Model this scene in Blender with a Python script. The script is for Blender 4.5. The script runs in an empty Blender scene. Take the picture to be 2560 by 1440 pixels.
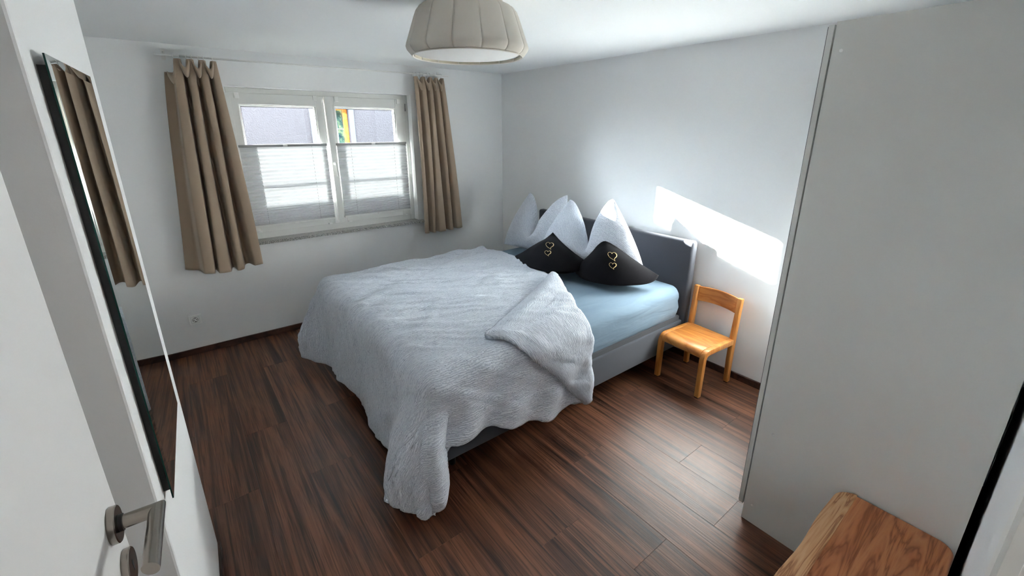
import bpy, math, random
from mathutils import Vector, Matrix, noise
from math import pi, sin, cos, radians

random.seed(7)
sc = bpy.context.scene
C = sc.collection

# ------------------------------------------------------------------ camera, sky, sun, exposure
cam_d = bpy.data.cameras.new('camera'); cam = bpy.data.objects.new('camera', cam_d); C.objects.link(cam)
cam.location = (-3.1245, -4.2871, 1.8306)
cam.rotation_euler = (radians(72.694), radians(-0.094), radians(-38.184))
cam_d.sensor_width = 36.0; cam_d.lens = 1095.66 / 2560 * 36.0
cam_d.shift_x = (1280 - 1296.9) / 2560; cam_d.shift_y = (660.33 - 720) / 2560
cam_d.clip_start = 0.01; cam_d.clip_end = 200
sc.camera = cam

world = bpy.data.worlds.new('sky'); sc.world = world; world.use_nodes = True
wn = world.node_tree.nodes; bg = wn['Background']
bg.inputs['Color'].default_value = (0.82, 0.90, 1.0, 1); bg.inputs['Strength'].default_value = 15.5

SUN_DIR = Vector((1.0, -1.78, -0.49)).normalized()
sun_d = bpy.data.lights.new('sun', 'SUN'); sun_d.energy = 68; sun_d.angle = radians(0.6); sun_d.color = (1.0, 0.975, 0.95)
sun = bpy.data.objects.new('sun', sun_d); C.objects.link(sun)
sun.location = (-6, 8, 6); sun.rotation_euler = SUN_DIR.to_track_quat('-Z', 'Y').to_euler()

vs = sc.view_settings
vs.view_transform = 'Standard'; vs.look = 'None'; vs.gamma = 1.0; vs.use_curve_mapping = False
vs.exposure = 2.68
cy = sc.cycles
cy.max_bounces = 11; cy.diffuse_bounces = 8; cy.glossy_bounces = 4; cy.transmission_bounces = 6
cy.transparent_max_bounces = 12; cy.caustics_reflective = False; cy.caustics_refractive = False

# ------------------------------------------------------------------ materials
def srgb(r, g, b):
    f = lambda c: (c / 255 / 12.92) if c / 255 <= 0.04045 else ((c / 255 + 0.055) / 1.055) ** 2.4
    return (f(r), f(g), f(b), 1)

class NM:
    """small helper around a node material"""
    def __init__(s, name):
        s.m = bpy.data.materials.new(name); s.m.use_nodes = True
        s.n = s.m.node_tree.nodes; s.l = s.m.node_tree.links
        s.b = s.n['Principled BSDF']; s.out = s.n['Material Output']
    def node(s, t, **kw):
        n = s.n.new(t)
        for k, v in kw.items():
            if hasattr(n, k): setattr(n, k, v)
            else: n.inputs[k].default_value = v
        return n
    def link(s, a, b): s.l.new(a, b)
    def coord(s, which='Object', scale=(1, 1, 1), rand=False, rot=(0, 0, 0)):
        tc = s.node('ShaderNodeTexCoord'); mp = s.node('ShaderNodeMapping')
        mp.inputs['Scale'].default_value = scale; mp.inputs['Rotation'].default_value = rot
        src = tc.outputs[which]
        if rand:
            oi = s.node('ShaderNodeObjectInfo'); mu = s.node('ShaderNodeMath', operation='MULTIPLY'); mu.inputs[1].default_value = 37.0
            s.link(oi.outputs['Random'], mu.inputs[0]); ad = s.node('ShaderNodeVectorMath', operation='ADD')
            s.link(src, ad.inputs[0]); s.link(mu.outputs[0], ad.inputs[1]); src = ad.outputs[0]
        s.link(src, mp.inputs['Vector']); return mp.outputs['Vector']
    def noise(s, vec, scale=5, detail=4, rough=0.55, dist=0.0):
        n = s.node('ShaderNodeTexNoise'); n.inputs['Scale'].default_value = scale; n.inputs['Detail'].default_value = detail
        n.inputs['Roughness'].default_value = rough; n.inputs['Distortion'].default_value = dist
        s.link(vec, n.inputs['Vector']); return n.outputs['Fac']
    def ramp(s, fac, stops):
        r = s.node('ShaderNodeValToRGB'); e = r.color_ramp.elements
        while len(e) < len(stops): e.new(0.5)
        for k, (p, c) in enumerate(stops): e[k].position = p; e[k].color = c
        s.link(fac, r.inputs['Fac']); return r.outputs['Color']
    def bump(s, h, strength=0.3, dist=0.01, prev=None):
        b = s.node('ShaderNodeBump'); b.inputs['Strength'].default_value = strength; b.inputs['Distance'].default_value = dist
        s.link(h, b.inputs['Height'])
        if prev is not None: s.link(prev, b.inputs['Normal'])
        return b.outputs['Normal']
    def base(s, col): 
        if isinstance(col, tuple): s.b.inputs['Base Color'].default_value = col
        else: s.link(col, s.b.inputs['Base Color'])
    def set(s, **kw):
        for k, v in kw.items(): s.b.inputs[k.replace('_', ' ')].default_value = v
    def normal(s, n): s.link(n, s.b.inputs['Normal'])

def plain(name, col, rough=0.5, metal=0.0, spec=0.5, nscale=0, nstr=0.15, ndist=0.002, var=0.0):
    m = NM(name); m.set(Roughness=rough, Metallic=metal); m.b.inputs['Specular IOR Level'].default_value = spec
    if var > 0:
        v = m.coord(); f = m.noise(v, 3.0, 3)
        lo = tuple(c * (1 - var) for c in col[:3]) + (1,); hi = tuple(min(1, c * (1 + var)) for c in col[:3]) + (1,)
        m.base(m.ramp(f, [(0.3, lo), (0.7, hi)]))
    else: m.base(col)
    if nscale:
        v = m.coord(); m.normal(m.bump(m.noise(v, nscale, 3), nstr, ndist))
    return m.m

M = {}
M['wall'] = plain('wall_paint', srgb(240, 241, 241), 0.85, spec=0.2, nscale=160, nstr=0.12, ndist=0.002)
M['ceil'] = plain('ceiling_paint', srgb(241, 244, 245), 0.9, spec=0.1, nscale=120, nstr=0.1, ndist=0.002)
M['white'] = plain('white_lacquer', srgb(236, 236, 233), 0.35, spec=0.4)
M['plate'] = plain('bright_white_plastic', srgb(248, 248, 246), 0.3)
M['pvc'] = plain('white_plastic', srgb(226, 226, 222), 0.3, spec=0.5)
M['door'] = plain('door_paint', srgb(232, 231, 230), 0.45, spec=0.35, nscale=300, nstr=0.06, ndist=0.001)
M['steel'] = plain('brushed_steel', srgb(150, 142, 134), 0.26, metal=1.0, nscale=500, nstr=0.05, ndist=0.0005)
M['black'] = plain('black_plastic', srgb(14, 14, 15), 0.6)
M['wardrobe'] = plain('grey_foil', srgb(220, 220, 216), 0.5, spec=0.3)
M['bounce_cut'] = plain('bounce_cutting_front', srgb(98, 99, 100), 0.15)
M['gasket'] = plain('dark_gasket', srgb(60, 60, 62), 0.7)
M['seal'] = plain('grey_aluminium', srgb(150, 151, 150), 0.4, metal=0.2)
M['shade'] = plain('lamp_fabric', srgb(222, 216, 206), 0.9, spec=0.1, nscale=700, nstr=0.2, ndist=0.001)
M['shade_in'] = plain('lamp_lining', srgb(214, 207, 188), 0.9, spec=0.1)
M['diffuser'] = plain('lamp_diffuser', srgb(244, 244, 242), 0.5, spec=0.3)
M['ground'] = plain('gravel', srgb(120, 116, 106), 0.95, nscale=60, nstr=0.6, ndist=0.03, var=0.3)
M['gold'] = plain('gold_thread', srgb(226, 196, 140), 0.45, metal=0.25)

def mat_fabric(name, col, scale=900, strength=0.35, dist=0.0008, rough=0.95, var=0.08, sheen=0.2):
    m = NM(name); m.set(Roughness=rough); m.b.inputs['Specular IOR Level'].default_value = 0.15
    try: m.b.inputs['Sheen Weight'].default_value = sheen
    except Exception: pass
    v = m.coord(); f = m.noise(v, scale, 2)
    lo = tuple(c * (1 - var) for c in col[:3]) + (1,); hi = tuple(min(1, c * (1 + var)) for c in col[:3]) + (1,)
    m.base(m.ramp(f, [(0.35, lo), (0.65, hi)])); m.normal(m.bump(f, strength, dist)); return m.m
M['bedgrey'] = mat_fabric('grey_upholstery', srgb(80, 82, 89), 700)
M['curtain'] = mat_fabric('taupe_curtain', srgb(172, 152, 132), 1100, 0.25, 0.0006, var=0.05, sheen=0.25)
M['cushion'] = mat_fabric('black_felt', srgb(14, 12, 17), 420, 0.5, 0.0015, var=0.6, sheen=0.03)
M['mattress_base'] = mat_fabric('dark_ticking', srgb(78, 80, 85), 600)

def mat_duvet(name, rot):
    m = NM(name); m.set(Roughness=0.95); m.b.inputs['Specular IOR Level'].default_value = 0.1
    try: m.b.inputs['Sheen Weight'].default_value = 0.25
    except Exception: pass
    v = m.coord('UV', (1, 1, 1), rot=(0, 0, rot))
    mp = m.node('ShaderNodeMapping'); mp.inputs['Scale'].default_value = (0.35, 1, 1); m.link(v, mp.inputs['Vector'])
    w = m.node('ShaderNodeTexWave', wave_type='BANDS', bands_direction='Y', wave_profile='SIN')
    for k_, x_ in (('Scale', 33.0), ('Distortion', 7.0), ('Detail', 2.0), ('Detail Scale', 2.4), ('Detail Roughness', 0.55)): w.inputs[k_].default_value = x_
    m.link(mp.outputs[0], w.inputs['Vector']); f1 = w.outputs['Fac']
    mp2 = m.node('ShaderNodeMapping'); mp2.inputs['Scale'].default_value = (90, 210, 1); m.link(v, mp2.inputs['Vector']); f2 = m.noise(mp2.outputs[0], 1.0, 2, 0.6)
    v3 = m.coord('UV', (9, 9, 9)); f3 = m.noise(v3, 1.0, 3, 0.5)
    c1 = m.ramp(f1, [(0.0, srgb(190, 197, 210)), (0.8, srgb(220, 225, 234))])
    c2 = m.ramp(f2, [(0.30, srgb(128, 138, 162)), (0.42, srgb(255, 255, 255))])
    mx = m.node('ShaderNodeMixRGB', blend_type='MULTIPLY'); mx.inputs['Fac'].default_value = 0.7
    m.link(c1, mx.inputs['Color1']); m.link(c2, mx.inputs['Color2']); m.base(mx.outputs['Color'])
    n1 = m.bump(f1, 0.55, 0.0035); n2 = m.bump(f3, 0.25, 0.02, n1); m.normal(n2); return m.m
M['duvet'] = mat_duvet('seersucker', 0.0)
M['duvet2'] = mat_duvet('seersucker_turned', radians(55))

def mat_sheet():
    m = NM('pale_blue_jersey'); m.set(Roughness=0.9); m.b.inputs['Specular IOR Level'].default_value = 0.15
    v = m.coord('Object', (2.2, 9, 14)); f = m.noise(v, 1.2, 3, 0.5, 0.8)
    m.base(m.ramp(f, [(0.2, srgb(122, 142, 159)), (0.8, srgb(131, 151, 167))])); m.normal(m.bump(f, 0.5, 0.014)); return m.m
M['sheet'] = mat_sheet()

def mat_floor():
    m = NM('walnut_vinyl'); m.b.inputs['Specular IOR Level'].default_value = 0.5
    v = m.coord('Object', (1, 1, 1), rand=True)
    mp = m.node('ShaderNodeMapping'); mp.inputs['Scale'].default_value = (11.0, 0.55, 1); m.link(v, mp.inputs['Vector'])
    wv = m.noise(mp.outputs[0], 1.0, 6, 0.62, 1.1)
    mp2 = m.node('ShaderNodeMapping'); mp2.inputs['Scale'].default_value = (170, 3.0, 1); m.link(v, mp2.inputs['Vector'])
    fine = m.noise(mp2.outputs[0], 1.0, 3, 0.6, 0.2)
    mp3 = m.node('ShaderNodeMapping'); mp3.inputs['Scale'].default_value = (34, 0.8, 1); m.link(v, mp3.inputs['Vector'])
    mid = m.noise(mp3.outputs[0], 1.0, 4, 0.6, 0.7)
    c1 = m.ramp(wv, [(0.28, srgb(44, 25, 16)), (0.42, srgb(88, 54, 38)), (0.56, srgb(130, 86, 62)), (0.70, srgb(106, 66, 48))])
    c2 = m.ramp(mid, [(0.36, srgb(62, 46, 40)), (0.50, srgb(240, 236, 232))])
    mx = m.node('ShaderNodeMixRGB', blend_type='MULTIPLY'); mx.inputs['Fac'].default_value = 0.75
    m.link(c1, mx.inputs['Color1']); m.link(c2, mx.inputs['Color2'])
    c3 = m.ramp(fine, [(0.36, srgb(150, 138, 130)), (0.50, srgb(255, 255, 255)), (0.66, srgb(255, 255, 255))])
    mx3 = m.node('ShaderNodeMixRGB', blend_type='MULTIPLY'); mx3.inputs['Fac'].default_value = 0.8
    m.link(mx.outputs['Color'], mx3.inputs['Color1']); m.link(c3, mx3.inputs['Color2']); mx = mx3
    oi = m.node('ShaderNodeObjectInfo'); mr = m.node('ShaderNodeMapRange'); mr.inputs['To Min'].default_value = 0.80; mr.inputs['To Max'].default_value = 1.12
    m.link(oi.outputs['Random'], mr.inputs['Value'])
    hsv = m.node('ShaderNodeHueSaturation'); m.link(mr.outputs[0], hsv.inputs['Value']); m.link(mx.outputs['Color'], hsv.inputs['Color'])
    m.base(hsv.outputs['Color'])
    rr = m.node('ShaderNodeMapRange'); rr.inputs['To Min'].default_value = 0.30; rr.inputs['To Max'].default_value = 0.46; m.link(fine, rr.inputs['Value'])
    m.link(rr.outputs[0], m.b.inputs['Roughness'])
    n1 = m.bump(fine, 0.5, 0.0012); m.normal(n1); return m.m
M['floor'] = mat_floor()

def mat_wood(name, lo, mid, hi, sx=7, sy=1.0, rough=0.4, ring=1.0, dist=1.6, sz=None):
    m = NM(name); m.set(Roughness=rough)
    v = m.coord('Object', (sx, sy, sx if sz is None else sz)); f = m.noise(v, 1.0, 4, 0.55, dist)
    w = m.node('ShaderNodeMath', operation='MULTIPLY'); w.inputs[1].default_value = 9.0 * ring; m.link(f, w.inputs[0])
    fr = m.node('ShaderNodeMath', operation='PINGPONG'); fr.inputs[1].default_value = 1.0; m.link(w.outputs[0], fr.inputs[0])
    m.base(m.ramp(fr.outputs[0], [(0.0, lo), (0.35, mid), (0.9, hi)]))
    m.normal(m.bump(fr.outputs[0], 0.08, 0.001)); return m.m
M['beech'] = mat_wood('honey_beech', srgb(176, 104, 40), srgb(196, 126, 56), srgb(206, 138, 68), 6, 1.4, 0.42, 0.9)
M['beech_edge'] = mat_wood('beech_laminate_edge', srgb(188, 116, 50), srgb(206, 140, 70), srgb(216, 152, 84), 22, 22, 0.4, 0.5, 0.6, sz=1.5)
M['larch'] = mat_wood('larch_slab', srgb(140, 78, 42), srgb(182, 110, 66), srgb(196, 128, 82), 1.3, 15, 0.45, 1.5, 0.5)
M['larch_bark'] = mat_wood('larch_sapwood', srgb(152, 98, 60), srgb(202, 150, 104), srgb(214, 168, 124), 1.8, 26, 0.5, 1.3, 0.6)
M['skirting'] = mat_wood('walnut_skirting', srgb(44, 27, 20), srgb(66, 42, 32), srgb(84, 55, 43), 4, 4, 0.45, 0.5)
M['orange_wood'] = mat_wood('orange_pine', srgb(176, 92, 30), srgb(205, 118, 45), srgb(216, 132, 58), 8, 8, 0.5, 0.5)

def mat_granite():
    m = NM('speckled_granite'); m.set(Roughness=0.3)
    v = m.coord(); a = m.noise(v, 240, 2, 0.7); m.base(m.ramp(a, [(0.36, srgb(38, 37, 38)), (0.47, srgb(122, 120, 118)), (0.58, srgb(214, 212, 206))])); return m.m
M['granite'] = mat_granite()
M['facade'] = mat_wood('added_dark_facade', srgb(46, 34, 27), srgb(60, 45, 36), srgb(70, 54, 44), 6, 6, 0.7, 0.5)

def mat_glass(name, tint, refl=1.0):
    m = bpy.data.materials.new(name); m.use_nodes = True; n = m.node_tree.nodes; l = m.node_tree.links
    n.remove(n['Principled BSDF']); out = n['Material Output']
    tr = n.new('ShaderNodeBsdfTransparent'); tr.inputs['Color'].default_value = tint
    gl = n.new('ShaderNodeBsdfGlossy'); gl.inputs['Roughness'].default_value = 0.02
    fr = n.new('ShaderNodeFresnel'); fr.inputs['IOR'].default_value = 1.35
    mx = n.new('ShaderNodeMixShader'); l.new(fr.outputs[0], mx.inputs[0]); l.new(tr.outputs[0], mx.inputs[1]); l.new(gl.outputs[0], mx.inputs[2])
    l.new(mx.outputs[0], out.inputs['Surface']); return m
M['glass'] = mat_glass('window_glass', (0.90, 0.93, 0.93, 1))

def mat_blind():
    m = bpy.data.materials.new('pleated_fabric'); m.use_nodes = True; n = m.node_tree.nodes; l = m.node_tree.links
    n.remove(n['Principled BSDF']); out = n['Material Output']
    d = n.new('ShaderNodeBsdfDiffuse'); d.inputs['Color'].default_value = (0.78, 0.79, 0.80, 1)
    t = n.new('ShaderNodeBsdfTranslucent'); t.inputs['Color'].default_value = (0.80, 0.81, 0.82, 1)
    mx = n.new('ShaderNodeMixShader'); mx.inputs[0].default_value = 0.0068
    l.new(d.outputs[0], mx.inputs[1]); l.new(t.outputs[0], mx.inputs[2]); l.new(mx.outputs[0], out.inputs['Surface']); return m
M['blind'] = mat_blind()
mm = NM('mirror_silver'); mm.set(Roughness=0.0, Metallic=1.0); mm.base((0.86, 0.89, 0.88, 1)); M['mirror'] = mm.m
M['mirror_edge'] = plain('green_glass_edge', srgb(18, 58, 52), 0.08, spec=0.8)
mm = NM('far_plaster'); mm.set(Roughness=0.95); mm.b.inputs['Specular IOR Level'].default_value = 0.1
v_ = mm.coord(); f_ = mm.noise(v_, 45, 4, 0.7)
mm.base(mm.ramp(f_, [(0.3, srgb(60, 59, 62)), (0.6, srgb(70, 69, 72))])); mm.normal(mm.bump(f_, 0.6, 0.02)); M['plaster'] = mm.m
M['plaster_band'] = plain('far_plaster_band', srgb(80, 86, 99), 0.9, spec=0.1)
mm = NM('far_pane_reflection'); mm.set(Roughness=0.05); v_ = mm.coord('Object', (5, 5, 5)); f_ = mm.noise(v_, 1.5, 6, 0.7, 0.5)
mm.base(mm.ramp(f_, [(0.35, srgb(22, 40, 52)), (0.5, srgb(52, 78, 70)), (0.62, srgb(120, 132, 96))])); M['pane_reflection'] = mm.m  # tree reflections painted into the pane colour as mottled blue-green

# ------------------------------------------------------------------ geometry helpers
def link_obj(name, me, mat, parent=None, smooth=False):
    o = bpy.data.objects.new(name, me); C.objects.link(o)
    if mat is not None and not me.materials: me.materials.append(M[mat] if isinstance(mat, str) else mat)
    if smooth:
        for p in me.polygons: p.use_smooth = True
    if parent is not None:
        o.parent = parent; o.matrix_parent_inverse = Matrix.Translation(-parent.location)
    return o
def mesh(name, vs_, fs, mat, parent=None, smooth=False):
    me = bpy.data.meshes.new(name); me.from_pydata([tuple(v) for v in vs_], [], fs); me.update()
    return link_obj(name, me, mat, parent, smooth)
def bevel(o, w, seg=2):
    b = o.modifiers.new('bevel', 'BEVEL'); b.width = w; b.segments = seg; b.limit_method = 'ANGLE'; b.angle_limit = radians(40); return o
def soft(o):
    for p in o.data.polygons: p.use_smooth = True
    return o
BF = [(0, 3, 2, 1), (4, 5, 6, 7), (0, 1, 5, 4), (1, 2, 6, 5), (2, 3, 7, 6), (3, 0, 4, 7)]
def bverts(x0, x1, y0, y1, z0, z1):
    return [(x0, y0, z0), (x1, y0, z0), (x1, y1, z0), (x0, y1, z0), (x0, y0, z1), (x1, y0, z1), (x1, y1, z1), (x0, y1, z1)]
def box(name, x0, x1, y0, y1, z0, z1, mat, parent=None, bev=0.0, seg=2):
    o = mesh(name, bverts(x0, x1, y0, y1, z0, z1), BF, mat, parent)
    if bev: bevel(o, bev, seg)
    return o
def boxes(name, L, mat, parent=None, bev=0.0):
    V, F = [], []
    for b in L:
        k = len(V); V += bverts(*b); F += [tuple(i + k for i in f) for f in BF]
    o = mesh(name, V, F, mat, parent)
    if bev: bevel(o, bev, 1)
    return o
def prism(name, poly, z0, z1, mat, parent=None, bev=0.0, seg=2):
    n = len(poly); V = [(x, y, z0) for x, y in poly] + [(x, y, z1) for x, y in poly]
    F = [tuple(range(n - 1, -1, -1)), tuple(range(n, 2 * n))] + [(i, (i + 1) % n, n + (i + 1) % n, n + i) for i in range(n)]
    o = mesh(name, V, F, mat, parent)
    if bev: bevel(o, bev, seg)
    return o
def tube_data(pts, r, seg=10, closed=False, up=None):
    pts = [Vector(p) for p in pts]; n = len(pts); V, F = [], []
    rs = r if isinstance(r, (list, tuple)) else [r] * n
    pn = None
    for i, p in enumerate(pts):
        if closed: t = pts[(i + 1) % n] - pts[i - 1]
        else: t = pts[min(i + 1, n - 1)] - pts[max(i - 1, 0)]
        t.normalize()
        if pn is None:
            a = Vector((0, 0, 1)) if abs(t.z) < 0.9 else Vector((1, 0, 0)); pn = t.cross(a).normalized()
        else: pn = (pn - t * pn.dot(t)).normalized()
        bn = t.cross(pn)
        for k in range(seg):
            a = 2 * pi * k / seg; V.append(p + (pn * cos(a) + bn * sin(a)) * rs[i])
    m = n if closed else n - 1
    for i in range(m):
        for k in range(seg):
            j = (i + 1) % n; F.append((i * seg + k, i * seg + (k + 1) % seg, j * seg + (k + 1) % seg, j * seg + k))
    if not closed: F += [tuple(range(seg - 1, -1, -1)), tuple(range((n - 1) * seg, n * seg))]
    return V, F
def tube(name, pts, r, mat, parent=None, seg=10, closed=False):
    V, F = tube_data(pts, r, seg, closed); return mesh(name, V, F, mat, parent, True)
def lathe(name, prof, centre, mat, parent=None, seg=48, axis='Z', close=True, smooth=True):
    """prof: (radius, height) list revolved about an axis through centre"""
    V, F = [], []; n = len(prof); c = Vector(centre)
    ax = axis if isinstance(axis, Vector) else {'Z': Vector((0, 0, 1)), 'Y': Vector((0, 1, 0)), 'X': Vector((1, 0, 0))}[axis]
    ax = ax.normalized(); a0 = ax.cross(Vector((0, 0, 1)) if abs(ax.z) < 0.9 else Vector((1, 0, 0))).normalized(); b0 = ax.cross(a0)
    for k in range(seg):
        a = 2 * pi * k / seg
        for r, h in prof: V.append(c + ax * h + (a0 * cos(a) + b0 * sin(a)) * r)
    for k in range(seg):
        k2 = (k + 1) % seg
        for i in range(n - 1): F.append((k * n + i, k2 * n + i, k2 * n + i + 1, k * n + i + 1))
    if close:
        F.append(tuple(k * n for k in range(seg - 1, -1, -1))); F.append(tuple(k * n + n - 1 for k in range(seg)))
    o = mesh(name, V, F, mat, parent, smooth)
    if smooth:
        e = o.modifiers.new('edges', 'EDGE_SPLIT'); e.split_angle = radians(40)
    return o
def surf(name, fn, nu, nv, mat, parent=None, uv=None, closed_u=False):
    V, F = [], []
    for j in range(nv + 1):
        for i in range(nu + 1): V.append(fn(i / nu, j / nv))
    for j in range(nv):
        for i in range(nu):
            a = j * (nu + 1) + i; F.append((a, a + 1, a + nu + 2, a + nu + 1))
    o = mesh(name, V, F, mat, parent, True)
    if uv:
        ul = o.data.uv_layers.new(name='UVMap')
        for lp in o.data.loops:
            i = lp.vertex_index % (nu + 1); j = lp.vertex_index // (nu + 1); ul.data[lp.index].uv = uv(i / nu, j / nv)
    return o
def tag(o, label, cat, group=None):
    o['label'] = label; o['category'] = cat
    if group: o['group'] = group
    return o
def thing(name, loc, label, cat, group=None):
    o = bpy.data.objects.new(name, None); o.empty_display_size = 0.1; o.location = loc; C.objects.link(o); return tag(o, label, cat, group)
def struct(o, label=None, cat=None):
    o['kind'] = 'structure'
    if label: o['label'] = label
    if cat: o['category'] = cat
    return o
def sroot(name, loc, label, cat):
    o = bpy.data.objects.new(name, None); o.location = loc; C.objects.link(o); return struct(o, label, cat)
def clamp(x, a, b): return max(a, min(b, x))
def sstep(a, b, x):
    t = clamp((x - a) / (b - a), 0, 1); return t * t * (3 - 2 * t)
def nz(x, y, z=0.0): return noise.noise(Vector((x, y, z)))

H = 2.40
# ------------------------------------------------------------------ floor: subfloor and planks
floor = struct(box('floor', -4.2, 0.0, -6.2, 0.0, -0.16, -0.009, 'gasket'), 'dark walnut plank floor of the bedroom', 'floor')
def plank_mesh(x0, x1, y0, y1):
    ox, oy = (x0 + x1) / 2, (y0 + y1) / 2; c = 0.0007; hx, hy = (x1 - x0) / 2 - 0.0001, (y1 - y0) / 2 - 0.0002
    V = [(-hx, -hy, -0.009), (hx, -hy, -0.009), (hx, hy, -0.009), (-hx, hy, -0.009),
         (-hx, -hy, -0.0006), (hx, -hy, -0.0006), (hx, hy, -0.0006), (-hx, hy, -0.0006),
         (-hx + c, -hy + c, 0), (hx - c, -hy + c, 0), (hx - c, hy - c, 0), (-hx + c, hy - c, 0)]
    F = [(0, 1, 5, 4), (1, 2, 6, 5), (2, 3, 7, 6), (3, 0, 4, 7), (4, 5, 9, 8), (5, 6, 10, 9), (6, 7, 11, 10), (7, 4, 8, 11), (8, 9, 10, 11)]
    me = bpy.data.meshes.new('plank'); me.from_pydata(V, [], F); me.update(); me.materials.append(M['floor']); return me, (ox, oy, 0)
PW, PL = 0.24, 1.43
joints = {-3.29: -1.97, -3.05: -1.445, -2.81: -2.03, -2.57: -2.86, -2.33: -2.50, -2.09: -3.15, -1.85: -2.05, -1.61: -2.87, -1.37: -3.58, -1.13: -3.24, -0.89: -2.62, -0.65: -3.24, -0.41: -2.9, -0.17: -2.2}
full_plank = None
cols = [-4.25 + 0.0, -4.01, -3.77, -3.53] + sorted(joints)
for x0 in cols:
    xa, xb = max(x0, -4.2), min(x0 + PW, 0.0)
    if xb - xa < 0.01: continue
    y = joints.get(x0, -1.0 - 0.37 * (abs(x0) * 7 % 4))
    while y < 0: y += PL
    while y > -6.2:
        ya, yb = max(y - PL, -6.2), min(y, 0.0)
        if yb - ya > 0.01:
            if abs(xb - xa - PW) < 1e-4 and abs(yb - ya - PL) < 1e-4:
                if full_plank is None: full_plank = plank_mesh(xa, xb, ya, yb)[0]
                me, loc = full_plank, ((xa + xb) / 2, (ya + yb) / 2, 0)
            else: me, loc = plank_mesh(xa, xb, ya, yb)
            o = bpy.data.objects.new('plank', me); o.location = loc; C.objects.link(o); o.parent = floor
        y -= PL

# ------------------------------------------------------------------ shell
WY0, WY1 = 0.0, 0.36             # window wall, inner and outer face
WX0, WX1, WZ0, WZ1 = -2.70, -1.112, 0.885, 2.136
struct(box('ceiling', -4.4, 0.2, -6.4, WY1, H, H + 0.15, 'ceil'), 'white painted ceiling', 'ceiling')
struct(boxes('wall_back', [(-4.4, WX0, WY0, WY1, -0.16, H), (WX1, 0.2, WY0, WY1, -0.16, H),
                           (WX0, WX1, WY0, WY1, -0.16, WZ0 - 0.02), (WX0, WX1, WY0, WY1, WZ1, H)], 'wall'), 'white wall with the window', 'wall')
struct(box('wall_right', 0.0, 0.2, -6.4, 0.0, -0.16, H, 'wall'), 'white wall behind the headboard', 'wall')
struct(box('wall_left', -4.4, -4.2, -6.4, 0.0, -0.16, H, 'wall'), 'white wall left of the pier', 'wall')
NY = -4.347; DX0, DX1, DZ = -3.37, -2.50, 2.18
struct(boxes('wall_front', [(-4.2, DX0 - 0.04, NY - 0.16, NY, 0, H), (DX1 + 0.04, 0.0, NY - 0.16, NY, 0, H), (DX0 - 0.04, DX1 + 0.04, NY - 0.16, NY, DZ + 0.04, H)], 'wall'), 'white wall with the bedroom doorway', 'wall')
struct(prism('wall_pier', [(-3.254, -2.269), (-4.2, -2.269), (-4.2, -3.085), (-3.289, -3.085)], 0, H, 'wall', bev=0.006), 'white wall pier carrying the mirror', 'wall')
struct(box('wall_hall', -4.4, 0.2, -6.4, -6.2, -0.16, H, 'wall'), 'white hallway wall behind the doorway', 'wall')
# skirting
struct(box('baseboard_back', -4.2, -0.016, -0.016, 0.0, 0.0, 0.052, 'skirting', bev=0.003), 'dark walnut skirting under the window', 'skirting')
struct(box('baseboard_right', -0.016, 0.0, -4.3, 0.0, 0.0, 0.052, 'skirting', bev=0.003), 'dark walnut skirting behind the chair', 'skirting')
struct(prism('baseboard_pier', [(-3.254, -2.269), (-3.289, -3.085), (-3.279, -3.085), (-3.244, -2.269)], 0.0, 0.052, 'skirting'), 'dark walnut skirting along the pier', 'skirting')

# ------------------------------------------------------------------ window
win = sroot('window_1', ((WX0 + WX1) / 2, 0.1, WZ0), 'white two-sash window above the granite sill', 'window')
FY0, FY1 = 0.085, 0.155
boxes('frame', [(WX0, -2.652, FY0, FY1, WZ0, WZ1), (-1.160, WX1, FY0, FY1, WZ0, WZ1), (-2.652, -1.160, FY0, FY1, WZ0, 0.952), (-2.652, -1.160, FY0, FY1, 2.083, WZ1)], 'pvc', win, 0.003)
def sash(x0, x1, gx0, gx1, z0=0.944, z1=2.094, gz0=1.035, gz1=2.006):
    s = boxes('sash', [(x0, gx0, 0.066, 0.14, z0, z1), (gx1, x1, 0.066, 0.14, z0, z1), (gx0, gx1, 0.066, 0.14, z0, gz0), (gx0, gx1, 0.066, 0.14, gz1, z1)], 'pvc', win, 0.003)
    g = 0.012
    boxes('glazing_bead', [(gx0, gx0 + g, 0.078, 0.105, gz0, gz1), (gx1 - g, gx1, 0.078, 0.105, gz0, gz1), (gx0 + g, gx1 - g, 0.078, 0.105, gz0, gz0 + g), (gx0 + g, gx1 - g, 0.078, 0.105, gz1 - g, gz1)], 'white', s, 0.003)
    q = 0.005
    boxes('gasket', [(gx0 + g, gx0 + g + q, 0.096, 0.108, gz0 + g, gz1 - g), (gx1 - g - q, gx1 - g, 0.096, 0.108, gz0 + g, gz1 - g), (gx0 + g, gx1 - g, 0.096, 0.108, gz1 - g - q, gz1 - g), (gx0 + g, gx1 - g, 0.096, 0.108, gz0 + g, gz0 + g + q)], 'gasket', s)
    box('pane', gx0 + 0.004, gx1 - 0.004, 0.104, 0.108, gz0 + 0.004, gz1 - 0.004, 'glass', s)
    return s
sL = sash(-2.661, -1.921, -2.578, -1.992)
sR = sash(-1.914, -1.151, -1.830, -1.252)
box('astragal', -1.914, -1.858, 0.052, 0.066, 0.944, 2.094, 'pvc', sR, 0.004)
hd = lathe('handle', [(0.0, 0.0), (0.019, 0.0), (0.020, 0.007), (0.016, 0.012), (0.0, 0.012)], (-1.886, 0.052, 1.51), 'white', sR, 20, Vector((0, -1, 0)), close=False)
hd.scale = (1, 1, 1)
tube('lever', [(-1.886, 0.042, 1.51), (-1.886, 0.018, 1.51), (-1.885, 0.012, 1.50), (-1.884, 0.012, 1.47), (-1.882, 0.012, 1.395)], [0.010, 0.010, 0.011, 0.011, 0.010], 'white', sR, 10)
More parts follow.
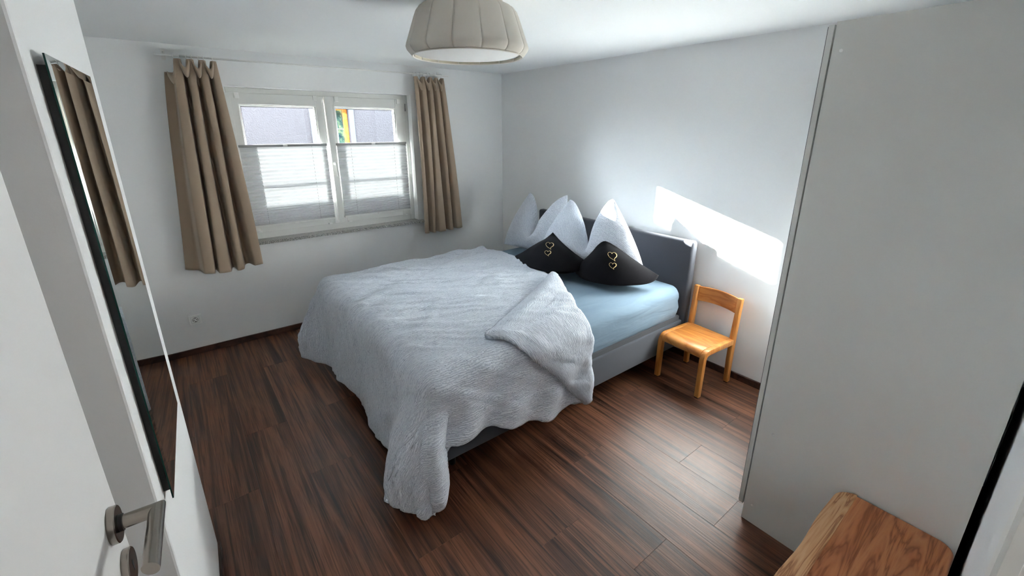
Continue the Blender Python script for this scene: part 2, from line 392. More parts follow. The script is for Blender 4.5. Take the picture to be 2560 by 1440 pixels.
box('hinge', -1.150, -1.143, 0.060, 0.078, 1.985, 2.055, 'seal', sR, 0.001)
box('window_sill', -2.72, -1.065, -0.045, 0.1, 0.862, 0.888, 'granite', win, 0.003)
# guard bar across the outer reveal
tube('guard_bar', [(WX0, 0.30, 1.405), (WX1, 0.30, 1.405)], 0.013, 'seal', win, 12)

def blind(x0, x1, which, label):
    r = thing('pleated_blind', ((x0 + x1) / 2, 0.05, 1.0), label, 'blind', 'pleated blinds on the window sashes')
    zt, zb = 1.690, 1.012
    box('top_rail', x0, x1, 0.036, 0.058, zt - 0.021, zt, 'seal', r, 0.003)
    box('bottom_rail', x0, x1, 0.036, 0.058, zb - 0.016, zb + 0.002, 'pvc', r, 0.003)
    # pleats: wide at the top, tight at the bottom
    hs, n = [], 26
    wsum = [0.046 - 0.030 * sstep(0.35, 1.0, k / (n - 1)) for k in range(n)]; tot = sum(wsum); z = zt - 0.021
    V, F = [], []; zz = [z]
    for w_ in wsum:
        d = w_ / tot * (zt - 0.021 - zb); zz += [z - d * 0.5, z - d]; z -= d
    for k, z_ in enumerate(zz):
        y = 0.0385 if k % 2 else 0.0555
        V += [(x0 + 0.004, y, z_), (x1 - 0.004, y, z_)]
    for k in range(len(zz) - 1): F.append((2 * k, 2 * k + 1, 2 * k + 3, 2 * k + 2))
    mesh('pleated_fabric', V, F, 'blind', r)
    box('grip', (x0 + x1) / 2 - 0.018, (x0 + x1) / 2 + 0.018, 0.028, 0.037, zt - 0.018, zt - 0.003, 'white', r, 0.003)
    box('grip', (x0 + x1) / 2 - 0.018, (x0 + x1) / 2 + 0.018, 0.028, 0.037, zb - 0.014, zb - 0.001, 'white', r, 0.003)
    for cx_ in (x0 + 0.05, x1 - 0.05):
        box('clip', cx_ - 0.016, cx_ + 0.016, 0.045, 0.068, 2.052, 2.096, 'white', r, 0.003)
        box('clip', cx_ - 0.016, cx_ + 0.016, 0.045, 0.068, 0.946, 0.962, 'white', r, 0.003)
    for cx_ in (x0 + 0.004, x1 - 0.004):
        tube('cord', [(cx_, 0.05, 0.955), (cx_, 0.05, 2.06)], 0.0011, 'white', r, 6)
    for cx_ in (x0 + 0.13, x1 - 0.13):
        tube('cord', [(cx_, 0.047, zb), (cx_, 0.047, zt - 0.02)], 0.0014, 'seal', r, 6)
    return r
blind(-2.634, -1.943, 0, 'white pleated blind on the left sash, beside the long taupe curtain')
blind(-1.858, -1.172, 1, 'white pleated blind on the right sash, next to the window handle')

# ------------------------------------------------------------------ outside
struct(boxes('wall_added_facade', [(-9.0, WX0, WY1, WY1 + 0.03, -0.5, 5.3), (WX1, 6.0, WY1, WY1 + 0.03, -0.5, 5.3), (WX0, WX1, WY1, WY1 + 0.03, WZ1, 5.3), (WX0, WX1, WY1, WY1 + 0.03, -0.5, WZ0 - 0.02)], 'facade'), 'added dark cladding on the outside of the house', 'wall')  # unseen outer skin added to darken the yard and limit sun bounce
struct(box('ground_outside', -9, 6, WY1, 12, -0.5, -0.3, 'ground'), 'gravel yard outside the window', 'ground')
GY = 3.2
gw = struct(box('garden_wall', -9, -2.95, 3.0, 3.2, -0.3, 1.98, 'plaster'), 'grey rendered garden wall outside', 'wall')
nb = thing('neighbouring_house', (0.0, GY, -0.3), 'pale rendered house wall seen through the upper window panes', 'house')
NX0, NX1, NZ0, NZ1 = -1.205, -0.690, 1.2, 2.16
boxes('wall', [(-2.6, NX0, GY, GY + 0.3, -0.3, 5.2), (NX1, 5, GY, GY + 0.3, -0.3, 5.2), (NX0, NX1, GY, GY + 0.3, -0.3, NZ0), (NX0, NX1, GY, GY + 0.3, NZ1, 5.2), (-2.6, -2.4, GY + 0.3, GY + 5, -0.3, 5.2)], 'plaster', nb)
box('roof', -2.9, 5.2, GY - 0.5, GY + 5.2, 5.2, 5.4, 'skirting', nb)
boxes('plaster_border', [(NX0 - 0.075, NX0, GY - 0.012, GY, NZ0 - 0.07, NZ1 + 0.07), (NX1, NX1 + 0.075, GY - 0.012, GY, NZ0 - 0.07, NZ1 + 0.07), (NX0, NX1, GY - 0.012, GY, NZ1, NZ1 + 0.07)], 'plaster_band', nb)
nw = boxes('window', [(NX0, NX0 + 0.07, GY + 0.08, GY + 0.14, NZ0, NZ1), (NX1 - 0.07, NX1, GY + 0.08, GY + 0.14, NZ0, NZ1), (NX0 + 0.07, NX1 - 0.07, GY + 0.08, GY + 0.14, NZ1 - 0.07, NZ1), (NX0 + 0.07, NX1 - 0.07, GY + 0.08, GY + 0.14, NZ0, NZ0 + 0.07)], 'orange_wood', nb, 0.006)
box('pane', NX0 + 0.06, NX1 - 0.06, GY + 0.11, GY + 0.115, NZ0 + 0.06, NZ1 - 0.06, 'pane_reflection', nw)
box('glazing_bar', NX0 + 0.06, NX1 - 0.06, GY + 0.105, GY + 0.11, 1.80, 1.808, 'white', nw)

# ------------------------------------------------------------------ doorway, door
trim = boxes('trim_1', [(DX0 - 0.04, DX0, NY - 0.18, NY + 0.0, 0, DZ + 0.04), (DX1, DX1 + 0.04, NY - 0.18, NY, 0, DZ + 0.04), (DX0, DX1, NY - 0.18, NY, DZ, DZ + 0.04),
                        (DX0 - 0.07, DX0, NY, NY + 0.021, 0, DZ + 0.07), (DX1, DX1 + 0.07, NY, NY + 0.021, 0, DZ + 0.07), (DX0, DX1, NY, NY + 0.021, DZ, DZ + 0.07)], 'white', None, 0.004)
struct(trim, 'white door frame beside the wardrobe', 'door frame')
A0 = Vector((-3.2995, -3.4603, 1.2236)); U = Vector((0.0555, 0.99846, 0)); N_ = Vector((0.99846, -0.0555, 0)); Z = Vector((0, 0, 1))
door = sroot('door_1', (A0 - U * 0.8).to_tuple()[:2] + (0.0,), 'white flush bedroom door standing open with a steel lever', 'door')
def lbox(name, o0, u0, u1, n0, n1, z0, z1, mat, parent, bev=0):
    P = [o0 + U * a + N_ * b for a, b in ((u0, n0), (u1, n0), (u1, n1), (u0, n1))]
    V = [(p.x, p.y, z0) for p in P] + [(p.x, p.y, z1) for p in P]
    o = mesh(name, V, [(0, 1, 2, 3), (7, 6, 5, 4), (4, 5, 1, 0), (5, 6, 2, 1), (6, 7, 3, 2), (7, 4, 0, 3)], mat, parent)
    if bev: bevel(o, bev)
    return o
lbox('leaf', A0, -0.795, 0.053, -0.04, 0.0, 0.008, DZ - 0.004, 'door', door, 0.0015)
hdl = lathe('handle', [(0.0, 0), (0.0285, 0), (0.0293, 0.001), (0.0293, 0.0092), (0.0280, 0.0106), (0.0, 0.0106)], A0, 'steel', door, 48, N_, close=False)
J = A0 + N_ * (0.0106 + 0.0475)
lathe('collar', [(0.0, 0.0106), (0.0135, 0.0106), (0.0135, 0.016), (0.0, 0.016)], A0, 'black', hdl, 24, N_, close=False)
def rod_mitre(name, p, q, r, cut_p, cut_q, mat, parent, seg=28, flat=1.0):
    """round bar from p to q; its end rings slide along the bar so the cuts are slanted"""
    t = (q - p).normalized(); a = Z; b = t.cross(a).normalized(); V, F = [], []
    for end, base, cut in ((0, p, cut_p), (1, q, cut_q)):
        for k in range(seg):
            an = 2 * pi * k / seg; off = a * (sin(an) * r) + b * (cos(an) * r * flat)
            s = 0 if cut is None else -off.dot(cut) / t.dot(cut)
            V.append(base + off + t * s)
    F = [(k, (k + 1) % seg, seg + (k + 1) % seg, seg + k) for k in range(seg)] + [tuple(range(seg - 1, -1, -1)), tuple(range(seg, 2 * seg))]
    o = mesh(name, V, F, mat, parent, True); e = o.modifiers.new('edges', 'EDGE_SPLIT'); e.split_angle = radians(35); return o
r1 = 0.0112
rod_mitre('neck', A0 + N_ * 0.012, J, r1, None, (N_ - U).normalized() * -1, 'steel', hdl)
rod_mitre('lever', J, J - U * 0.126, r1, (N_ + -U * -1).normalized() if False else (U * -1 - N_ * -1).normalized() if False else (N_ - U).normalized(), (U * 1.0 + N_ * 0.35).normalized(), 'steel', hdl)
K0 = A0 - Z * 0.088
key = lathe('key_rosette', [(0.0, 0), (0.0285, 0), (0.0293, 0.001), (0.0293, 0.0092), (0.0280, 0.0106), (0.0, 0.0106)], K0, 'steel', door, 48, N_, close=False)
prof = [(0.0035 * cos(a), 0.006 + 0.0035 * sin(a)) for a in [pi * k / 8 for k in range(-1, 10)]] + [(-0.0022, -0.011), (0.0022, -0.011)]
V = [K0 + N_ * 0.0109 + U * a + Z * b for a, b in prof]
mesh('keyhole', V, [tuple(range(len(V)))], 'black', key)

# ------------------------------------------------------------------ fill lamp added in the unseen hallway to brighten the room
hl = thing('added_fill_lamp', (-2.6, -5.3, 2.2), 'added fill lamp, an unseen globe on the hallway ceiling behind the doorway', 'lamp')
lathe('canopy', [(0.0, H), (0.06, H), (0.06, H - 0.03), (0.0, H - 0.03)], (-2.6, -5.3, 0), 'white', hl, 24, close=False)
mm = NM('fill_lamp_glow'); mm.base((1, 1, 1, 1)); mm.b.inputs['Emission Color'].default_value = (1.0, 0.93, 0.87, 1); mm.b.inputs['Emission Strength'].default_value = 4.0; M['opal'] = mm.m
lathe('globe', [(0.12 * sin(pi * k / 16), H - 0.14 - 0.12 * cos(pi * k / 16)) for k in range(17)], (-2.6, -5.3, 0), 'opal', hl, 32, close=False)

# ------------------------------------------------------------------ mirror on the pier
th = radians(-2.4); MN = Vector((cos(th), sin(th), 0)); MU = Vector((-sin(th), cos(th), 0)); P0 = Vector((-3.254, -2.269, 0))
mir = thing('wall_mirror', (P0 - MU * 0.5 + MN * 0.01 + Z * 0.91), 'narrow frameless wall mirror with a dark edge on the white pier', 'mirror')
def mquad(u0, u1, n0, n1, z0, z1): return [P0 + MU * a + MN * b + Z * c for c in (z0, z1) for a, b in ((u0, n0), (u1, n0), (u1, n1), (u0, n1))]
u0, u1, z0, z1, bw = -0.748, -0.243, 0.908, 1.964, 0.02
V = [P0 + MU * a + MN * n + Z * c for n, e in ((0.0148, 0), (0.0178, 0), (0.020, bw)) for a, c in ((u0 + e, z0 + e), (u1 - e, z0 + e), (u1 - e, z1 - e), (u0 + e, z1 - e))]
F = [(0, 3, 2, 1)] + [(i, (i + 1) % 4, 4 + (i + 1) % 4, 4 + i) for i in range(4)] + [(4 + i, 4 + (i + 1) % 4, 8 + (i + 1) % 4, 8 + i) for i in range(4)] + [(8, 9, 10, 11)]
g = mesh('mirror_glass', V, F, 'mirror', mir); g.data.materials.append(M['mirror_edge'])
for k, p in enumerate(g.data.polygons): p.material_index = 1 if 1 <= k <= 4 else 0
mesh('backing_board', mquad(u0 + 0.012, u1 - 0.012, 0.0, 0.0146, z0 + 0.02, z1 - 0.02), [(0, 3, 2, 1), (4, 5, 6, 7), (0, 1, 5, 4), (1, 2, 6, 5), (2, 3, 7, 6), (3, 0, 4, 7)], 'black', mir)

# ------------------------------------------------------------------ wall socket
so = thing('power_socket', (-3.17, 0.0, 0.262), 'white earthed power socket on the wall below the long curtain', 'socket')
box('cover_plate', -3.214, -3.126, -0.012, 0.0, 0.262, 0.346, 'plate', so, 0.005, 3)
boxes('frame_gap', [(-3.198, -3.142, -0.0124, -0.0119, 0.276, 0.2768), (-3.198, -3.142, -0.0124, -0.0119, 0.3312, 0.332), (-3.198, -3.1972, -0.0124, -0.0119, 0.276, 0.332), (-3.1428, -3.142, -0.0124, -0.0119, 0.276, 0.332)], 'seal', so)
well = lathe('socket_well', [(0.0, -0.0122), (0.0195, -0.0122), (0.0205, -0.0142), (0.0232, -0.0142), (0.0238, -0.0122)], (-3.17, 0.0, 0.304), 'plate', so, 32, 'Y', close=False)
lathe('well_shadow_ring', [(0.0172, -0.0125), (0.0194, -0.0125)], (-3.17, 0.0, 0.304), 'gasket', well, 32, 'Y', close=False)
for dx in (-0.0095, 0.0095):
    lathe('contact_hole', [(0.0, -0.0127), (0.0036, -0.0127)], (-3.17 + dx, 0.0, 0.304), 'black', well, 12, 'Y', close=False)
for dz in (-0.0165, 0.0165):
    box('earth_clip', -3.1735, -3.1665, -0.0134, -0.0124, 0.304 + dz - 0.004, 0.304 + dz + 0.004, 'black', well)

# ------------------------------------------------------------------ wardrobe
wx, wy0, wy1, wz = -1.212, -4.320, -3.635, 2.182
wd = thing('wardrobe', ((wx - 0.02) / 2, (wy0 + wy1) / 2, 0), 'tall grey wardrobe standing beside the doorway, its side panel facing', 'wardrobe')
for xa in (wx, -0.040): box('side_panel', xa, xa + 0.018, wy0, wy1, 0.0, wz, 'wardrobe', wd, 0.001)
box('top_panel', wx + 0.018, -0.040, wy0, wy1, wz - 0.02, wz, 'wardrobe', wd)
box('bottom_panel', wx + 0.018, -0.040, wy0, wy1, 0.06, 0.08, 'wardrobe', wd)
box('plinth', wx + 0.018, -0.040, wy1 - 0.04, wy1 - 0.02, 0.0, 0.06, 'wardrobe', wd)
box('back_panel', wx + 0.018, -0.040, wy0, wy0 + 0.004, 0.08, wz - 0.02, 'wardrobe', wd)
xm = (wx - 0.022) / 2
for k, (xa, xb) in enumerate(((wx, xm - 0.0015), (xm + 0.0015, -0.022))):
    d = box('door', xa, xb, -3.630, -3.611, 0.080, 2.174, 'wardrobe', wd, 0.001)
    box('added_dark_front', xa + 0.004, xb - 0.004, -3.611, -3.608, 0.084, 2.170, 'bounce_cut', d)  # unseen dark sheet added to soak up sunlight bouncing off the doors
    hx = xb - 0.05 if k == 0 else xa + 0.05
    tube('door_handle', [(hx, -3.611, 1.00), (hx, -3.585, 1.005), (hx, -3.582, 1.03), (hx, -3.582, 1.17), (hx, -3.585, 1.195), (hx, -3.611, 1.20)], 0.005, 'steel', d, 8)
for y_, z_ in ((-3.664, 2.088), (-3.700, 0.520), (-3.673, 0.100)):
    lathe('screw_cap', [(0.0, -0.0022), (0.0045, -0.0018), (0.0062, -0.0004), (0.0063, 0.0)], (wx, y_, z_), 'white', wd, 16, 'X', close=False)

# ------------------------------------------------------------------ rustic bench
be = thing('slab_bench', (-1.62, -4.15, 0), 'rustic larch slab bench with rounded edges standing against the wardrobe side', 'bench')
def slab_outline():
    x0, x1, y0, y1 = -2.02, -1.222, -4.318, -3.972; P = []
    def arc(cx_, cy_, r, a0, a1, n=7): return [(cx_ + r * cos(radians(a0 + (a1 - a0) * k / n)), cy_ + r * sin(radians(a0 + (a1 - a0) * k / n))) for k in range(n + 1)]
    P += arc(x1 - 0.05, y0 + 0.05, 0.05, -90, 0); P += arc(x1 - 0.075, y1 - 0.075, 0.075, 0, 90)
    for k in range(1, 12):
        t = k / 12; P.append((x1 - 0.075 - t * (x1 - x0 - 0.14), y1 + 0.005 * sin(t * 9) * sin(t * pi)))
    P += arc(x0 + 0.065, y1 - 0.065, 0.065, 90, 180); P += arc(x0 + 0.05, y0 + 0.05, 0.05, 180, 270); return P
top = prism('seat_slab', slab_outline(), 0.405, 0.450, 'larch', be, 0.012, 4); soft(top)
top.data.materials.append(M['larch_bark'])
out = slab_outline(); inn = [(x, min(y, -4.05)) for x, y in out]
strip = prism('sapwood_edge', [(x, y - 0.001) for x, y in out if y > -4.046] , 0.4505, 0.4512, 'larch_bark', be)
for lx, ly in ((-1.30, -4.05), (-1.30, -4.26), (-1.93, -4.05), (-1.93, -4.26)):
    V, F = tube_data([(lx * 1.0, ly, 0.0), (lx, ly, 0.41)], [0.022, 0.03], 12); mesh('leg', V, F, 'larch', be, True)

# ------------------------------------------------------------------ ceiling lamp
LC = Vector((-1.906, -2.349, 0)); NP = 14
lamp = thing('ceiling_lamp', (LC.x, LC.y, 2.15), 'round cream fabric ceiling lamp with stitched panels', 'lamp')
prof = [(0.170, 2.362), (0.196, 2.358), (0.216, 2.348), (0.230, 2.330), (0.240, 2.305), (0.254, 2.265), (0.268, 2.225), (0.278, 2.198), (0.282, 2.184), (0.279, 2.172), (0.270, 2.160), (0.260, 2.153), (0.256, 2.150)]
def panel_data(a0):
    V, F = [], []; nph = 12
    for k in range(nph + 1):
        t = k / nph * 2 - 1; a = a0 + t * pi / NP * 0.998
        b = 1.0 + 0.024 * (1 - abs(t) ** 2.2) - 0.006
        for i, (r, z_) in enumerate(prof):
            e = sin(pi * i / (len(prof) - 1)) ** 0.5
            V.append((LC.x + cos(a) * r * (1 + (b - 1) * e), LC.y + sin(a) * r * (1 + (b - 1) * e), z_))
    n = len(prof)
    for k in range(nph):
        for i in range(n - 1): F.append((k * n + i, k * n + i + 1, (k + 1) * n + i + 1, (k + 1) * n + i))
    return V, F
for k in range(NP):
    V, F = panel_data(2 * pi * k / NP + 0.10); o = mesh('shade_panel', V, F, 'shade', lamp, True)
    s_ = o.modifiers.new('thick', 'SOLIDIFY'); s_.thickness = 0.003; s_.offset = -1
lathe('rim', [(0.256, 2.152), (0.2615, 2.149), (0.2575, 2.146), (0.252, 2.149), (0.252, 2.175), (0.254, 2.175)], LC, 'shade', lamp, 64, close=False)
lathe('lining', [(0.2515, 2.150), (0.2515, 2.182)], LC, 'shade_in', lamp, 64, close=False)
for k in range(NP):
    a = 2 * pi * (k + 0.5) / NP + 0.10; p = LC + Vector((cos(a), sin(a), 0)) * 0.250
    box('rib', p.x - 0.0025, p.x + 0.0025, p.y - 0.0025, p.y + 0.0025, 2.149, 2.160, 'shade', lamp)
lathe('diffuser', [(0.0, 2.159), (0.245, 2.159), (0.2505, 2.161), (0.2505, 2.168), (0.0, 2.168)], LC, 'diffuser', lamp, 64, close=False)
lathe('ceiling_plate', [(0.0, 2.355), (0.165, 2.355), (0.165, H), (0.0, H)], LC, 'shade', lamp, 48, close=False)

# ------------------------------------------------------------------ bed
BX0, BX1, BY0, BY1 = -2.27, -0.09, -2.56, -0.78
bed = thing('bed', ((BX0 + BX1) / 2, (BY0 + BY1) / 2, 0), 'grey upholstered double bed with a padded headboard', 'bed')
bevel(box('headboard', -0.092, -0.020, -2.577, -0.774, 0.10, 1.002, 'bedgrey', bed), 0.022, 4); soft(bed.children[-1])
def padded(name, *a):
    o = box(name, *a, 'bedgrey', bed); bevel(o, 0.012, 3); soft(o); return o
padded('side_rail', BX0, BX1, BY0, BY0 + 0.045, 0.137, 0.357)
padded('side_rail', BX0, BX1, BY1 - 0.045, BY1, 0.137, 0.357)
padded('foot_rail', BX0, BX0 + 0.045, BY0 + 0.045, BY1 - 0.045, 0.137, 0.357)
box('slat_frame', BX0 + 0.05, BX1, BY0 + 0.05, BY1 - 0.05, 0.30, 0.335, 'black', bed)
for k in range(14):
    x_ = BX0 + 0.10 + k * 0.157; box('slat', x_, x_ + 0.06, BY0 + 0.05, BY1 - 0.05, 0.336, 0.348, 'beech', bed)
for lx in (BX0 + 0.12, BX1 - 0.12):
    for ly in (BY0 + 0.12, BY1 - 0.12): lathe('leg', [(0.018, 0.0), (0.024, 0.14)], (lx, ly, 0), 'black', bed, 16)

def rbox_fn(x0, x1, y0, y1, z0, z1, r, nx=60, ny=50, nz_=10):
    pass
mat_ = thing('mattress', ((BX0 + BX1) / 2, (BY0 + BY1) / 2, 0.35), 'thick mattress in a pale blue fitted sheet on the bed', 'mattress')
mb = box('base_pad', BX0 + 0.03, -0.115, BY0 + 0.012, BY1 - 0.012, 0.3485, 0.400, 'mattress_base', mat_, 0.01)
def mattress_mesh(x0, x1, y0, y1, z0, z1, r):
    # perimeter loops from bottom to top, then the lid
    n = 0; V, F = [], []
    def ring(inset, z):
        P = []; rr = max(0.09 - inset, 0.01); X0, X1, Y0, Y1 = x0 + inset, x1 - inset, y0 + inset, y1 - inset
        for (cx_, cy_, a0) in ((X1 - rr, Y1 - rr, 0), (X0 + rr, Y1 - rr, 90), (X0 + rr, Y0 + rr, 180), (X1 - rr, Y0 + rr, 270)):
            for k in range(7): a = radians(a0 + 15 * k); P.append(Vector((cx_ + rr * cos(a), cy_ + rr * sin(a), z)))
        # subdivide the long edges
        Q = []
        for i, p in enumerate(P):
            q = P[(i + 1) % len(P)]; L = (q - p).length; m_ = max(1, int(L / 0.06))
            for k in range(m_): Q.append(p.lerp(q, k / m_))
        return Q
    R0 = ring(0.0, z0); m = len(R0); rings = []
    prof_ = [(0.012, z0), (0.0, z0 + 0.03), (0.0, z0 + 0.08), (0.0, z0 + 0.13), (0.0, z1 - 0.09)] + [(0.085 * (1 - cos(a)), z1 - 0.085 + 0.085 * sin(a)) for a in [pi / 2 * k / 6 for k in range(1, 7)]]
    for ins, z_ in prof_:
        for p in R0:
            c = Vector((clamp(p.x, x0 + 0.10, x1 - 0.10), clamp(p.y, y0 + 0.10, y1 - 0.10), 0)); d = (Vector((p.x, p.y, 0)) - c); L = d.length
            q = c + d * (max(L - ins, 0.0) / L)
            wr = 0.012 * nz(p.x * 3.2 + z_ * 12, p.y * 3.2 + z_ * 18) * sstep(z0, z0 + 0.05, z_) * (1 - sstep(z1 - 0.06, z1, z_))
            dn = d / L; V.append((q.x + dn.x * wr, q.y + dn.y * wr, z_))
    nr = len(prof_)
    for k in range(nr - 1):
        for i in range(m): F.append((k * m + i, k * m + (i + 1) % m, (k + 1) * m + (i + 1) % m, (k + 1) * m + i))
    F.append(tuple((nr - 1) * m + i for i in range(m)))
    return V, F
V, F = mattress_mesh(BX0 + 0.02, -0.105, BY0 + 0.006, BY1 - 0.006, 0.398, 0.650, 0.085)
mesh('fitted_sheet', V, F, 'sheet', mat_, True)

# duvet: unfolded coordinates (a along the bed from the headboard wall, y across) mapped over the edges
ZT = 0.690; AE = 2.285; YN, YF = -2.555, -0.815; RR = 0.075
def drop(e):
    if e <= 0: return 0.0, 0.0
    q = RR * pi / 2
    if e < q: return RR * sin(e / RR), RR * (1 - cos(e / RR))
    return RR + (e - q) * 0.07, RR + (e - q) * 0.997
def drape(a, y, lift=0.0):
    ea = max(0.0, a - AE); en = max(0.0, YN - y); ef = max(0.0, y - YF); eb = en if en > 0 else ef
    sgn = -1 if en > 0 else 1
    bx, by_ = -min(a, AE), clamp(y, YN, YF)
    n_ = 4.5; e = (ea ** n_ + eb ** n_) ** (1 / n_) if (ea > 0 or eb > 0) else 0.0
    h, v = drop(e)
    ang = math.atan2(eb, ea) if e > 0 else 0.0
    lobe = 0.08 * max(0, sin(2 * ang)) ** 0.8 * sstep(0.03, 0.45, v)
    # hanging folds: waves along the hem
    wv = 0.0
    if e > 0:
        if en > 0: wv += sstep(0.45, 1.15, ang) * (0.020 * sin(a * 21 + y * 9 + 0.6) + 0.022 * nz(a * 5.5 + y * 3, y * 1.5, 4.4)) * sstep(0.08, 0.35, v)
        if ea > 0: wv += (1 - sstep(0.45, 1.15, ang)) * 0.018 * sin(clamp(y, YN, YF) * 9 + 1.0) * sstep(0.1, 0.5, v)
    h2 = h + lobe + wv
    dx, dy = -cos(ang) * h2, sgn * sin(ang) * h2
    if ea > 0:   # the foot end fans out at both corners
        k_ = sstep(0.06, 0.50, v) * max(0.0, cos(ang))
        dx -= k_ * (0.16 * math.exp(-((by_ - eb * 0.4 + 2.53) / 0.18) ** 2) if by_ < -1.7 else 0.11 * math.exp(-((by_ + eb * 0.4 + 0.80) / 0.16) ** 2))
    vmax = ZT - 0.03
    over = max(0.0, v - vmax)
    if over > 0: dx -= cos(ang) * over * 0.25; dy += sgn * sin(ang) * over * 0.25; v = vmax
    flat = 1 - sstep(0.0, 0.10, e)
    puff = 0.012 * nz(a * 2.3, y * 2.6, 1.7) + 0.016 * sin(clamp((YF - y) / (YF - YN), 0, 1) * pi)
    # long creases running along the bed and across it
    cre = 0.018 * nz(a * 1.4 + y * 0.8, y * 9.0 + a * 5.0, 3.1) + 0.040 * max(0.0, 0.20 - abs(nz(a * 1.7 + 7, y * 7.0 - a * 4.0, 2.2))) + 0.030 * max(0.0, 0.16 - abs(nz(a * 2.6 + 3, y * 8.0 + a * 2.0, 9.7))) + 0.005 * nz(a * 7.0, y * 12.0, 8.2) + 0.002 * nz(a * 18, y * 50, 5)
    z_ = ZT - v + puff * flat + cre * (0.6 + 0.4 * flat) + lift * (0.35 + 0.65 * flat)
    side = (cre + lift) * (1 - flat)
    if v >= vmax - 1e-6: z_ = max(z_, 0.02)
    return Vector((bx + dx - cos(ang) * side, by_ + dy + sgn * sin(ang) * side, max(z_, 0.022)))
def lerp_tab(tab, x):
    if x <= tab[0][0]: return tab[0][1]
    for (x0, v0), (x1, v1) in zip(tab, tab[1:]):
        if x <= x1:
            t = (x - x0) / (x1 - x0); t = t * t * (3 - 2 * t) * 0.5 + t * 0.5; return v0 + (v1 - v0) * t
    return tab[-1][1]
head_tab = [(-3.2, 1.335), (-2.80, 1.33), (-2.60, 1.32), (-2.35, 1.17), (-1.96, 0.955), (-1.7, 0.86), (-1.3, 0.80), (-0.8, 0.82), (-0.4, 0.90)]
hem_tab = [(1.30, 0.540), (1.6, 0.465), (1.85, 0.42), (1.98, 0.39), (2.08, 0.42), (2.30, 0.58), (2.5, 0.66), (2.9, 0.66)]      # near-side hanging length by a
def d_map(u, v):
    # v: head -> foot hem, u: far hem -> near hem
    y0 = YF + 0.42; yn_ = YN
    a_ = 0.9 + (AE + 0.66 - 0.9) * v
    y1 = YN - lerp_tab(hem_tab, a_) - 0.015 * sin(a_ * 17)
    y = y0 + (y1 - y0) * u
    ah = lerp_tab(head_tab, y); foot = AE + 0.645 + 0.02 * sin(y * 6 + 1)
    return ah + (foot - ah) * v, y
duv = tag(surf('duvet', lambda u, v: drape(*d_map(u, v)), 190, 170, 'duvet', None, uv=lambda u, v: d_map(u, v)), 'rumpled grey-blue seersucker duvet spread over the bed, one corner turned back', 'duvet')
s_ = duv.modifiers.new('thick', 'SOLIDIFY'); s_.thickness = 0.022; s_.offset = -1
crease = [(0.955, -1.945), (1.06, -2.14), (1.18, -2.37), (1.285, -2.52), (1.315, -2.66), (1.328, -2.86), (1.335, -3.085)]
edge2 = [(0.962, -1.952), (1.28, -2.12), (1.60, -2.30), (1.93, -2.482), (1.80, -2.62), (1.60, -2.80), (1.345, -3.085)]
def pl(L, t):
    t *= len(L) - 1; i = min(int(t), len(L) - 2); f = t - i; p0, p1 = L[max(i - 1, 0)], L[i]; p2, p3 = L[i + 1], L[min(i + 2, len(L) - 1)]
    g_ = lambda k: p1[k] + (p2[k] - p1[k]) * f
    return g_(0), g_(1)
def flap(u, v):
    c = pl(crease, u); e = pl(edge2, u); a, y = c[0] + (e[0] - c[0]) * v, c[1] + (e[1] - c[1]) * v
    w = max(0.0, 4 * v * (1 - v)) ** 0.5
    return drape(a - 0.012 * (1 - v), y, 0.030 + 0.016 * w)
fl = surf('turned_back_corner', flap, 90, 60, 'duvet2', duv, uv=lambda u, v: (pl(crease, u)[0] + v * 0.7, pl(crease, u)[1] + v * 0.2))
s_ = fl.modifiers.new('thick', 'SOLIDIFY'); s_.thickness = 0.026; s_.offset = -1

# ------------------------------------------------------------------ pillows and cushions
def pillow_fn(BL, BR, TR, TL, bulge, dip=0.0, pinch=0.06, ridge=0.0, wr=0.006, seed=0.0, pinchb=None, sidep=None, pw=0.62):
    if pinchb is None: pinchb = pinch
    sa, sb = (pinchb, pinch) if sidep is None else (sidep, sidep)
    BL, BR, TR, TL = map(Vector, (BL, BR, TR, TL))
    n = ((BR - BL).cross(TL - BL) + (TR - TL).cross(TR - BR)).normalized()
    if n.x > 0: n = -n
    ctr = (BL + BR + TR + TL) / 4; up = ((TL + TR) - (BL + BR)).normalized()
    def f(u, v, side=1):
        uu, vv = u, v
        # pull the middles of the edges in so the corners stay pointed
        pu = (sa if u < 0.5 else sb) * (1 - (2 * v - 1) ** 2); pv = (pinchb if v < 0.5 else pinch) * (1 - (2 * u - 1) ** 2)
        uu = 0.5 + (u - 0.5) * (1 - pu); vv = 0.5 + (v - 0.5) * (1 - pv)
        p = (BL * (1 - uu) + BR * uu) * (1 - vv) + (TL * (1 - uu) + TR * uu) * vv
        d = 1 - abs(2 * u - 1)
        p = p - up * dip * (d ** 2.1) * max(0.0, vv) ** 1.3
        prof_ = (max(0.0, 1 - abs(2 * u - 1) ** 2.4) * max(0.0, 1 - abs(2 * v - 1) ** 2.4)) ** pw
        b = bulge * prof_
        if ridge: b *= 1 - ridge * math.exp(-((u - 0.5) / 0.085) ** 2) * sstep(0.12, 0.75, v)
        w = wr * nz(p.y * 9 + seed, p.z * 7, seed) + 0.5 * wr * nz(p.y * 22, p.z * 16, seed + 4)
        return p + n * (side * b + w * min(1, prof_ * 3))
    return f, n
